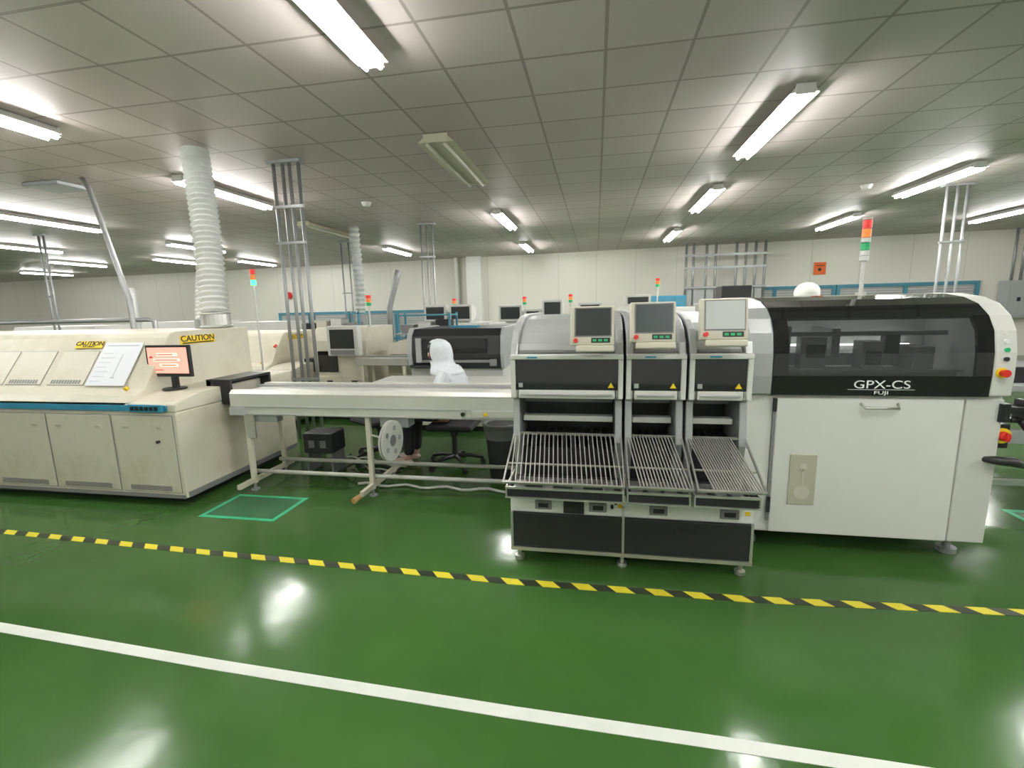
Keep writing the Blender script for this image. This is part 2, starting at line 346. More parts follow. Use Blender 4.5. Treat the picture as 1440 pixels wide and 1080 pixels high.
# ------------------------------------------------------------ reflow oven
def build_oven():
    x0,x1,hx=-7.4,-3.27,-3.70
    r=thing("reflow_oven",((x0+x1)/2,3.8,0),"long cream reflow oven with sloped hood and caution signs","oven","reflow ovens")
    b=B();b.box(x0,x1,3.05,4.5,.07,.79);fin(b,"cabinet",'cream',r,bevel=.012)
    b=B();b.box(x0,x1-.01,3.044,3.05,.07,.10);b.box(x1,x1+.005,3.07,4.48,.075,.12);fin(b,"lower_seam",'grey',r)
    b=B();b.box(x0+.1,x1-.1,3.15,4.4,0,.07);fin(b,"plinth",'black',r)
    b=B();b.prism([(3.05,.79),(3.05,.85),(3.08,.87),(3.3,.92),(4.5,.93),(4.5,.79)],hx-.05,x1);fin(b,"end_shelf",'cream',r,bevel=.01)
    b=B();b.box(x0,hx+.36,3.035,3.05,.80,.845);fin(b,"blue_trim",'blue',r)
    b=B();b.box(hx+.02,hx+.34,3.02,3.036,.795,.855)
    ss=fin(b,"switch_strip",'blue',r,bevel=.004)
    for i in range(6):
        b=B();b.box(hx+.05+i*.045,hx+.075+i*.045,3.012,3.021,.81,.84);fin(b,"switch",'black',ss)
    b=B();b.prism([(3.05,.86),(3.10,.91),(3.2,.95),(3.48,1.36),(3.52,1.395),(3.58,1.41),(4.45,1.41),(4.45,.86)],x0,hx);fin(b,"hood",'cream',r,bevel=.008)
    SL=Matrix(((1,0,0,0),(0,.564,-.826,3.2),(0,.826,.564,.95),(0,0,0,1)))
    for a,c in ((-6.15,-5.72),(-5.62,-5.22),(-5.18,-4.80),(-4.72,-4.34)):
        b=B();b.box(a-.004,c+.004,.026,.364,-.002,.003,SL);fin(b,"door_gap",'grey',r)
        b=B();b.box(a,c,.03,.36,0,.006,SL);d=fin(b,"hood_door",'cream',r,bevel=.002)
        b=B()
        n=11
        for i in range(n):
            xx=a+.03+(c-a-.06)*i/n; b.box(xx,xx+.018,.04,.075,.004,.008,SL)
        fin(b,"vent",'grey',d)
    for a,c in ((-6.54,-5.90),(-5.88,-5.24),(-5.22,-4.56),(-4.54,-3.90),(-3.87,-3.31)):
        b=B();b.box(a-.004,c+.004,3.045,3.051,.116,.764);fin(b,"door_gap",'grey',r)
        b=B();b.box(a,c,3.040,3.052,.12,.76);d=fin(b,"cabinet_door",'cream',r,bevel=.003)
        b=B()
        b.box(a+.09,a+.14,3.030,3.041,.655,.675)
        fin(b,"handle",'beigelabel',d)
        b=B();b.box(c-.14,c-.09,3.030,3.041,.655,.675)
        fin(b,"handle",'beigelabel',d)
        b=B()
        for i in range(5): b.box(a+.08,c-.08,3.036,3.041,.135+i*.009,.139+i*.009)
        fin(b,"vent",'grey',d)
    b=B();b.box(-4.62,-4.33,.39,.46,.007,.012,SL);s=fin(b,"caution_sign",'yellow',r,label="yellow caution sign with black lettering")
    text("CAUTION",.058,SL@Vector((-4.475,.433,.0135)),(math.atan2(.826,.564),0,0),'ink',s,sx=1.15,bold=.001)
    text("HOT SURFACE",.02,SL@Vector((-4.475,.403,.0135)),(math.atan2(.826,.564),0,0),'ink',s)
    b=B();b.box(hx,hx+.004,3.60,3.99,1.285,1.365);s=fin(b,"caution_sign",'yellow',r,label="yellow caution sign with black lettering")
    text("CAUTION",.075,(hx+.005,3.795,1.335),(math.pi/2,0,math.pi/2),'ink',s,sx=1.12,bold=.001)
    b=B();b.box(hx+.004,hx+.008,3.62,3.97,1.292,1.302);fin(b,"small_print",'ink',s)
    b=B();b.cyl((hx-.12,3.16,.965),(hx-.12,3.14,.955),.018,seg=20);fin(b,"button_plate",'yellow',r)
    b=B();b.cyl((hx-.03,3.37,1.22),(hx-.03,3.33,1.19),.016,.02,20);fin(b,"emergency_button",'red',r)
    b=B();b.cyl((x1-.18,3.052,.55),(x1-.18,3.02,.55),.012);fin(b,"door_lock",'black',r)
    b=B()
    a,c=x1-.14,x1+.10
    b.box(a,c,3.52,3.55,.78,.965);b.box(a,c,4.02,4.05,.78,.965);b.box(a,c,3.52,4.05,.955,.98)
    b.box(a,a+.05,3.52,4.05,.78,.97);b.box(a,c,3.52,4.05,.76,.79)
    fin(b,"exit_tunnel",'black',r,bevel=.004)
    return r
OV=build_oven()
o2=copytree(OV,None,(-.80,2.6,0));o2.scale=(1,1,.9)
SL=Matrix(((1,0,0,0),(0,.564,-.826,3.2),(0,.826,.564,.95),(0,0,0,1)))
r=thing("notice_sheet",SL@Vector((-4.1,.02,.02)),"white printed notice sheet in clear sleeve on oven hood","notice")
b=B();b.box(-4.30,-3.90,.02,.44,.012,.016,SL);fin(b,"sheet",'paper',r)
b=B();b.box(-4.26,-3.93,.405,.413,.016,.0175,SL)
for i in range(7):
    b.box(-4.27,-4.27+.1+.02*((i*7)%3),.06+i*.045,.063+i*.045,.016,.0175,SL)
b.box(-4.06,-4.055,.10,.32,.016,.0175,SL);b.box(-4.075,-4.04,.09,.10,.016,.0175,SL)
fin(b,"print",'paperl',r)
def monitor(x,y,z,w,h,scr,label,tilt=0,name="computer_monitor",extras=True,stand=.09):
    r=thing(name,(x,y,z),label,"monitor")
    b=B();b.cyl((x,y,z),(x,y,z+.012),.09,seg=24);b.box(x-.025,x+.025,y+.0,y+.03,z+.01,z+stand+.06);fin(b,"stand",'black',r)
    z0=z+stand
    b=B();b.box(x-w/2,x+w/2,y-.03,y+.0,z0,z0+h);fin(b,"bezel",'black',r,bevel=.006)
    b=B();b.box(x-w/2+.02,x+w/2-.02,y-.033,y-.03,z0+.03,z0+h-.02);s=fin(b,"screen",scr,r)
    return r,s,z0
r,s,z0=monitor(-3.57,3.36,.924,.43,.27,'screen_r',"black flat monitor with pink screen on oven shelf",stand=.11)
for i,(a,c,zz) in enumerate(((-.10,.10,.19),(-.14,.12,.145),(-.08,.1,.10))):
    b=B();b.box(-3.57+a,-3.57+c,3.325,3.327,z0+zz-.012,z0+zz+.012);fin(b,"text_box",'screen_w',s)
b=B()
for i,(a,c,zz) in enumerate(((-.09,.06,.19),(-.12,.10,.145),(-.06,.08,.10),(-.15,-.05,.06))): b.box(-3.57+a,-3.57+c,3.3235,3.3255,z0+zz-.004,z0+zz+.004)
fin(b,"text_line",'scr_red',s)

# ------------------------------------------------------------ ducts & pipes
def flexduct(p0,p1,rad,label,bend=.0,pitch=.055,gro=.82):
    p0=Vector(p0);p1=Vector(p1);L=(p1-p0).length;n=int(L/pitch)*2
    pts=[];rr=[]
    for i in range(n+1):
        t=i/n;p=p0.lerp(p1,t)+Vector((bend*math.sin(t*math.pi),0,0));pts.append(p);rr.append(rad*(1.0 if i%2 else gro))
    b=B();b.sweep(pts,rr,22)
    return b
r=thing("exhaust_duct",(-3.86,4.22,1.41),"ribbed silver flexible exhaust duct rising from oven to ceiling","duct")
b=flexduct((-4.13,4.5,3.25),(-3.87,4.22,1.56),.135,"",.02,.055,.80);fin(b,"hose",'foil',r,smooth=False)
b=B();b.sweep([(-3.87,4.22,1.57),(-3.865,4.22,1.412)],[.135,.135],22);b.torus((-3.87,4.22,1.56),.135,.008);b.torus((-3.865,4.22,1.428),.135,.014);fin(b,"collar",'alu',r,smooth=False)
r=thing("exhaust_duct",(-4.12,4.35,1.41),"thin ribbed silver flexible duct beside the larger duct","duct")
b=flexduct((-4.12,4.60,2.6),(-4.15,4.34,1.45),.065,"",-.05,.04);fin(b,"hose",'foil',r)
b=B();b.cyl((-4.15,4.34,1.412),(-4.15,4.34,1.5),.07);fin(b,"collar",'galv',r)
r=thing("exhaust_duct",(-4.85,9.1,0),"slim silver ribbed duct hanging from the ceiling over far machines","duct")
b=flexduct((-4.87,9.1,3.25),(-4.85,9.1,1.45),.11,"",.02,.10,.74);fin(b,"hose",'foil',r)
b=B();b.cyl((-4.85,9.1,0),(-4.85,9.1,1.47),.1);fin(b,"riser",'galv',r)
def cluster(x,y,offs,bars,label,rad=.018,z0=0.0):
    r=thing("conduit_frame",(x,y,z0),label,"pipe frame","conduit frames")
    for o in offs:
        b=B();b.cyl((x+o[0],y+o[1],z0),(x+o[0],y+o[1],3.25),rad,seg=12);fin(b,"conduit",'galv',r,smooth=True)
    for a in bars:
        b=B();b.box(x+min(o[0] for o in offs)-.04,x+max(o[0] for o in offs)+.04,y-.03,y-.0,a-.015,a+.015);fin(b,"crossbar",'galv',r)
    b=B();b.box(x+min(o[0] for o in offs)-.06,x+max(o[0] for o in offs)+.06,y-.05,y+.05,3.22,3.25);fin(b,"ceiling_plate",'galv',r)
    return r
cluster(-3.48,5.05,[(-.15,0),(-.05,.02),(.05,0),(.15,.02)],[2.75,2.35,.75],"four grey conduit pipes with crossbars from floor to ceiling",.02)
cluster(-3.35,9.2,[(-.12,0),(0,0),(.12,0)],[2.6],"three slim grey conduits hanging from ceiling",.018)
cluster(5.4,8.5,[(-.14,0),(0,0),(.13,0)],[2.4],"three slim grey conduits hanging from ceiling behind machine",.02)
cluster(8.2,9.5,[(-.1,0),(.1,0)],[2.4],"pair of grey conduits near electrical cabinets",.02)
cluster(-6.1,10.9,[(-.1,0),(.1,0)],[2.0],"pair of slim grey conduits behind far machines",.02)
cluster(-11.2,8.0,[(-.06,0),(.06,0)],[2.0],"pair of slim grey conduits behind far machines",.02)
b=B();b.sweep([(-6.27,5.04,3.25),(-6.1,4.97,3.1),(-5.45,4.7,1.75),(-5.4,4.65,.0)],.03,12);fin(b,"slanting_pipe",'galv',None,"grey pipe slanting from ceiling down behind oven","pipe",smooth=True)
b=B();b.sweep([(-3.95,9.1,2.35),(-4.0,9.1,2.2),(-4.2,9.1,1.6),(-4.2,9.1,0)],.06,12);fin(b,"bent_pipe",'galv',None,"bent silver exhaust pipe above far machines","pipe",smooth=True)
b=B();b.sweep([(-8.6,5.3,0),(-8.6,5.3,1.48),(-8.5,5.3,1.5),(-5.9,5.3,1.5),(-5.8,5.3,1.48),(-5.8,5.3,0)],.03,10);fin(b,"exhaust_pipe",'galv',None,"grey pipework running along back of oven","pipe",smooth=True)
b=B();b.sweep([(-9.3,8.1,0),(-9.3,8.1,2.0),(-9.34,8.1,2.1)],.07,12);b.cyl((-9.3,8.1,1.4),(-9.3,8.1,1.5),.09);fin(b,"exhaust_pipe",'foil',None,"pale exhaust pipe rising behind the ovens","pipe")
r=thing("pipe_rack",(3.5,14.4,1.5),"grey pipe rack frame fixed to the white wall","pipe rack")
for x in (2.55,2.75,3.1,3.35,3.9,4.15,4.4,4.65):
    b=B();b.cyl((x,14.4,1.5),(x,14.4,3.24),.035,seg=10);fin(b,"upright",'galv',r,smooth=True)
for z in (2.9,2.55,2.0):
    b=B();b.box(2.5,4.7,14.32,14.37,z-.03,z+.03);fin(b,"crossbar",'galv',r)
b=B();b.box(2.6,4.6,14.4,14.86,1.45,1.5);b.box(2.6,4.6,14.38,14.42,1.5,2.0);fin(b,"cable_tray",'lgrey',r)
r=thing("wall_sign",(6.2,wy(6.2)-.03,2.3),"orange square notice on the white wall","sign")
b=B();b.box(6.07,6.38,wy(6.2)-.03,wy(6.38)-.005,2.28,2.62);fin(b,"sheet",'orange',r)
b=B();b.box(6.12,6.33,wy(6.2)-.034,wy(6.2)-.029,2.52,2.54);b.cyl((6.22,wy(6.2)-.034,2.42),(6.22,wy(6.2)-.029,2.42),.045);fin(b,"print",'ink',r)
for i,(x,z,wd,h) in enumerate(((10.6,1.0,.5,.95),(11.2,1.0,.55,.95),(9.6,1.0,.5,.4))):
    r=thing("electrical_cabinet",(x,14.3,z),"grey wall-mounted electrical cabinet with conduits","electrical cabinet","wall electrical cabinets")
    b=B();b.box(x-wd/2,x+wd/2,14.1,wy(x+wd/2)-.005,z,z+h);fin(b,"body",'lgrey',r,bevel=.01)
    b=B();b.box(x-wd/2+.04,x+wd/2-.04,14.085,14.1,z+.04,z+h-.04);fin(b,"door",'lgrey',r,bevel=.005)
    b=B();b.box(x-.03,x+.03,14.06,14.09,z+h/2-.05,z+h/2+.05);fin(b,"handle",'black',r)
    if i<2:
        for dx in (-.1,.1):
            b=B();b.cyl((x+dx,14.25,z+h),(x+dx,14.25,3.25),.03);fin(b,"conduit",'galv',r,smooth=True)
yy=wy(-11.3)-.01
b=B();b.cyl((-11.5,yy-.1,2.2),(-11.5,yy,2.2),.13);b.sph((-11.5,yy-.1,2.2),.1);fin(b,"alarm_bell",'red',None,"red fire alarm bell on the white wall","alarm")

# ------------------------------------------------------------ conveyor
r=thing("conveyor",(-1.8,3.6,0),"long off-white aluminium link conveyor between oven and placement machines","conveyor")
b=B();b.box(-3.10,-.52,3.42,3.46,.69,.86);b.prism([(3.42,.86),(3.42,.875),(3.45,.905),(3.49,.905),(3.49,.86)],-3.10,-.52);fin(b,"front_rail",'rail',r,bevel=.003)
b=B();b.box(-3.10,-.52,3.413,3.421,.765,.770);b.box(-3.10,-.52,3.413,3.421,.70,.703);fin(b,"rail_groove",'lgrey',r)
b=B();b.box(-3.10,-.52,3.86,3.92,.72,.90);fin(b,"rear_rail",'rail',r,bevel=.003)
b=B();b.box(-3.10,-.52,3.53,3.82,.855,.87);fin(b,"track_cover",'rail',r,bevel=.003)
for ya in (3.50,3.82):
    b=B();b.box(-3.15,-.52,ya,ya+.03,.86,.89);fin(b,"inner_track",'lgrey',r)
b=B();b.box(-3.1,-.52,3.46,3.86,.70,.72);fin(b,"bottom_tray",'lgrey',r)
b=B();b.box(-3.10,-2.95,3.40,3.42,.69,.76);fin(b,"end_plate",'lgrey',r,bevel=.003)
b=B();b.box(-.95,-.60,3.408,3.42,.71,.765);fin(b,"end_plate",'rail',r,bevel=.003)
b=B();b.box(-.85,-.82,3.403,3.409,.725,.75);fin(b,"warning_label",'yellow',r)
b=B();b.cyl((-1.02,3.43,.735),(-1.02,3.40,.735),.016);fin(b,"knob",'black',r)
for x in (-2.98,-1.85):
    for y in (3.46,3.88):
        b=B();b.box(x-.02,x+.02,y-.018,y+.018,.06,.70);fin(b,"leg",'cream',r,bevel=.003)
        b=B();b.cyl((x,y,0),(x,y,.012),.035);b.cyl((x,y,.01),(x,y,.07),.012);fin(b,"foot",'galv',r)
    b=B();b.box(x-.016,x+.016,3.27,4.0,.07,.11);fin(b,"foot_bar",'cream',r)
for y in (3.5,3.84):
    b=B();b.cyl((-3.0,y,.16),(-.52,y,.16),.018,seg=12);fin(b,"lower_pipe",'wire',r,smooth=True)
b=B();b.cyl((-1.86,3.40,.07),(-1.90,3.22,.05),.018,.024);fin(b,"foot_block",'wood',r)
b=B();b.box(-2.93,-2.7,3.47,3.55,.62,.69);fin(b,"motor_box",'lgrey',r,bevel=.004)
b=B();b.box(-1.75,-1.5,3.47,3.6,.6,.69);fin(b,"motor_box",'lgrey',r,bevel=.004)
b=B();b.box(-2.99,-2.9,3.44,3.455,.48,.69);fin(b,"bracket",'steel',r)
r=thing("component_reel",(-1.66,3.36,.36),"white plastic component tape reel hung on conveyor leg","reel")
Rm=Matrix.Rotation(math.radians(84),4,'Z')@Matrix.Rotation(math.radians(90),4,'X')
cc=Vector((-1.58,3.30,.54))
n=Rm@Vector((0,0,1))
for off in (-.014,.014):
    b=B();c=cc+n*off
    b.cyl(c-n*.0015,c+n*.0015,.16,seg=36)
    fin(b,"flange",'white',r)
b=B();b.cyl(cc-n*.016,cc+n*.018,.045,seg=24);fin(b,"hub",'grey',r)
b=B();b.cyl(cc-n*.010,cc+n*.010,.10,seg=30);fin(b,"wound_tape",'dark',r)
for k in range(5):
    a=k*2*math.pi/5;c=cc+(Rm@Vector((math.cos(a)*.1,math.sin(a)*.1,0)));b=B();b.cyl(c-n*.0165,c+n*.0165,.022,seg=12)
    fin(b,"slot",'lgrey',r)
b=B();b.cyl(cc,cc+Vector((-.23,.13,.0)),.008);fin(b,"hanger",'steel',r)
r=thing("power_box",(-2.6,4.0,0),"black electrical transformer box with plugged cables on floor stand","power box")
b=B();b.box(-2.78,-2.48,3.9,4.15,.2,.40);fin(b,"body",'dark',r,bevel=.01)
for xa in (-2.72,-2.6):
    b=B();b.box(xa,xa+.06,3.892,3.9,.26,.33);fin(b,"socket",'grey',r)
for x in (-2.76,-2.5):
    b=B();b.box(x-.012,x+.012,3.92,4.13,0,.2);fin(b,"leg",'grey',r)
for k in range(4):
    pts=[]
    for i in range(16):
        t=i/15;pts.append((-2.43+.55*t+.03*math.sin(5*t+k),3.93+.07*k+.02*math.sin(3.1*t+k*1.3),.012+.15*abs(math.sin(4*t+k))*(1-t)))
    b=B();b.sweep(pts,.009,6);fin(b,"power_cable",'wire' if k%2 else 'rubber',None,"loose cable looping over the floor under conveyor","cable",group="loose floor cables",smooth=True)
b=B()
pts=[(-2.1+1.5*i/20,3.66+.03*math.sin(i*1.3),.016) for i in range(21)]
b.sweep(pts,.012,8);fin(b,"floor_hose",'wire',None,"thin white hose lying along floor under conveyor","hose",smooth=True)
r=thing("waste_bin",(-.84,4.05,0),"black waste bin lined with a plastic bag","bin")
b=B();b.cyl((-.84,4.05,0),(-.84,4.05,.5),.12,.16,24);fin(b,"bucket",'rubber',r)
b=B();b.torus((-.84,4.05,.5),.165,.02);b.sweep([(-.84,4.05,.38),(-.84,4.05,.5)],[.165,.172],24,False);fin(b,"bag",'bag',r,smooth=True)
def chair(x,y,rot,label,back=True):
    r=thing("office_chair",(0,0,0),label,"chair","black office chairs")
    b=B();b.cyl((0,0,.08),(0,0,.40),.028);b.cyl((0,0,.30),(0,0,.42),.04);fin(b,"gas_column",'black',r)
    for k in range(5):
        a=k*2*math.pi/5+.3;dx,dy=math.cos(a),math.sin(a)
        b=B();b.sweep([(0,0,.10),(dx*.15,dy*.15,.095),(dx*.28,dy*.28,.065)],[.026,.02,.015],8);fin(b,"base_arm",'black',r)
        b=B();b.cyl((dx*.28-dy*.018,dy*.28+dx*.018,.028),(dx*.28+dy*.018,dy*.28-dx*.018,.028),.028,seg=14);fin(b,"caster",'rubber',r)
    b=B();b.box(-.23,.23,-.22,.22,.39,.45);fin(b,"seat",'chairf',r,bevel=.03)
    if back:
        b=B();b.box(.215,.265,-.2,.2,.58,.92);fin(b,"backrest",'chairf',r,bevel=.03)
        b=B();b.sweep([(.1,0,.40),(.29,0,.42),(.285,0,.75)],.018,8);fin(b,"back_bar",'black',r)
    r.location=(x,y,0);r.rotation_euler=(0,0,rot)
    return r
PX,PY=-1.35,4.30
chair(PX-.03,PY,0,"black office chair with five-star caster base, occupied",back=False)
chair(-2.25,4.45,2.6,"empty black office chair beside conveyor frame",back=False)
# ------------------------------------------------------------ person
def skinmesh(nodes,edges,root,sub=2):
    me=bpy.data.meshes.new("s");me.from_pydata([n[:3] for n in nodes],edges,[])
    o=bpy.data.objects.new("s",me);COL.objects.link(o)
    md=o.modifiers.new("skin",'SKIN');sv=me.skin_vertices[0].data
    for i,n in enumerate(nodes):
        rr=n[3];rr2=n[4] if len(n)>4 else rr;sv[i].radius=(rr,rr2);sv[i].use_root=(i==root)
    s=o.modifiers.new("sub",'SUBSURF');s.levels=sub;s.render_levels=sub
    bpy.context.view_layer.update()
    dg=bpy.context.evaluated_depsgraph_get()
    me2=bpy.data.meshes.new_from_object(o.evaluated_get(dg))
    bpy.data.objects.remove(o)
    return me2
def addmesh(me,name,m,parent):
    o=bpy.data.objects.new(name,me);COL.objects.link(o);o.parent=parent
    me.materials.clear();me.materials.append(M[m])
    for p in me.polygons:p.use_smooth=True
    if parent is not None:
        o.location=-WL[parent.name]
        WL[o.name]=Vector((0,0,0))
    return o
def fold(me,amp,f):
    for v in me.vertices:
        q=Vector((v.co.x*f,v.co.y*f,v.co.z*f*.35))
        k=abs(noise.noise(q))*2-.5
        v.co+=v.normal*amp*k
def person():
    r=thing("person",(PX,PY,0),"seated person in white hooded cleanroom coat and black trousers","person")
    N=[];E=[]
    def add(p,rad,par=None,r2=None):
        N.append((p[0],p[1],p[2],rad,r2 if r2 else rad));i=len(N)-1
        if par is not None:E.append((par,i))
        return i
    pel=add((PX,PY,.57),.11,None,.13);w=add((PX-.02,PY,.70),.105,pel);ch=add((PX-.06,PY,.88),.12,w,.14)
    nk0=add((PX-.09,PY,.98),.06,ch);nk=add((PX-.115,PY,1.03),.048,nk0)
    h0=add((PX-.15,PY,1.07),.065,nk);h1=add((PX-.165,PY,1.12),.085,h0);h2=add((PX-.16,PY,1.18),.07,h1)
    for s in (-1,1):
        hp=add((PX-.08,PY+s*.09,.54),.085,pel)
        kn=add((PX-.44,PY+s*.10,.53),.058,hp);cf=add((PX-.47,PY+s*.10,.36),.05,kn);an=add((PX-.48,PY+s*.10,.09),.033,cf)
        ft=add((PX-.56,PY+s*.10,.04),.03,an);te=add((PX-.66,PY+s*.10,.03),.024,ft)
        sh=add((PX-.07,PY+s*.17,.93),.055,ch);el=add((PX-.15,PY+s*.22,.70),.042,sh);wr=add((PX-.36,PY+s*.13,.68),.026,el)
        pm=add((PX-.42,PY+s*.12,.68),.028,wr,.018)
        for k in range(4):
            o=(k-1.5)*.02
            f0=add((PX-.47,PY+s*.12+o,.685),.010,pm);f1=add((PX-.50-.003*(k%2),PY+s*.12+o,.675),.009,f0);add((PX-.52-.006*(1-abs(k-1.5)/1.5),PY+s*.12+o,.655),.008,f1)
        t0=add((PX-.41,PY+s*.085,.67),.011,pm);add((PX-.44,PY+s*.075,.66),.009,t0)
    addmesh(skinmesh(N,E,pel,2),"body",'skin',r)
    hc=Vector((PX-.165,PY,1.125))
    b=B();b.sph(hc+Vector((-.088,0,-.01)),.014,(1,.8,1.6),10);fin(b,"nose",'skin',r,smooth=True)
    for s in (-1,1):
        b=B();b.sph(hc+Vector((-.08,s*.03,.02)),.009,(1,1.3,.7),10);fin(b,"eye",'ink',r,smooth=True)
    b=B();b.sph(hc+Vector((-.08,0,-.045)),.012,(.6,1.8,.4),10);fin(b,"mouth",'lip',r,smooth=True)
    b=B();b.sph(hc+Vector((-.045,0,.065)),.06,(.8,1.2,.6),12);fin(b,"hair",'ink',r,smooth=True)
    N.clear();E.clear()
    hem=add((PX+.04,PY,.57),.15,None,.20);w=add((PX+.04,PY,.72),.155,hem,.18);ch=add((PX+.0,PY,.86),.165,w,.19);nk=add((PX-.06,PY,.97),.11,ch)
    for s in (-1,1):
        sh=add((PX-.03,PY+s*.20,.93),.085,ch);el=add((PX-.12,PY+s*.25,.71),.072,sh);wr=add((PX-.34,PY+s*.15,.685),.05,el)
        hp=add((PX-.10,PY+s*.10,.57),.10,hem);add((PX-.32,PY+s*.11,.565),.08,hp)
    me=skinmesh(N,E,hem,3);fold(me,.010,18);addmesh(me,"coat",'cloth',r)
    N.clear();E.clear()
    pel=add((PX-.02,PY,.56),.11)
    for s in (-1,1):
        hp=add((PX-.1,PY+s*.09,.545),.085,pel);kn=add((PX-.44,PY+s*.10,.535),.072,hp);cf=add((PX-.47,PY+s*.10,.36),.065,kn);add((PX-.48,PY+s*.10,.11),.055,cf)
    addmesh(skinmesh(N,E,0,2),"trousers",'trouser',r)
    for s in (-1,1):
        b=B();b.sph((PX-.56,PY+s*.10,.045),.05,(2.4,.9,.85),14);fin(b,"shoe",'shoe',r,smooth=True)
    prof=[(.0,.01,.139,.0),(.05,.055,.133,.0),(.09,.092,.112,.002),(.114,.115,.075,.006),(.126,.124,.025,.01),(.124,.122,-.025,.016),(.112,.116,-.07,.028),(.115,.14,-.105,.045),(.14,.19,-.14,.065),(.16,.225,-.185,.085)]
    bm=bmesh.new();rings=[];sg=36
    for (rx,ry,z,ox) in prof:
        ring=[]
        for k in range(sg):
            a=2*math.pi*k/sg
            ring.append(bm.verts.new((hc.x+.012+ox+max(rx,.012)*math.cos(a),hc.y+max(ry,.012)*math.sin(a),hc.z+z)))
        rings.append(ring)
    bm.faces.new(rings[0])
    for i,(A,Bb) in enumerate(zip(rings,rings[1:])):
        for k in range(sg):
            a=2*math.pi*(k+.5)/sg
            if 2<=i<=5 and math.cos(a)<-.45: continue
            bm.faces.new((A[k],Bb[k],Bb[(k+1)%sg],A[(k+1)%sg]))
    bmesh.ops.recalc_face_normals(bm,faces=bm.faces)
    bmesh.ops.subdivide_edges(bm,edges=bm.edges,cuts=1,use_grid_fill=True,smooth=.5)
    me=bpy.data.meshes.new("hood");bm.to_mesh(me);bm.free()
    fold(me,.007,24)
    o=addmesh(me,"hood",'cloth',r);so=o.modifiers.new("solid",'SOLIDIFY');so.thickness=.006
    return r
person()

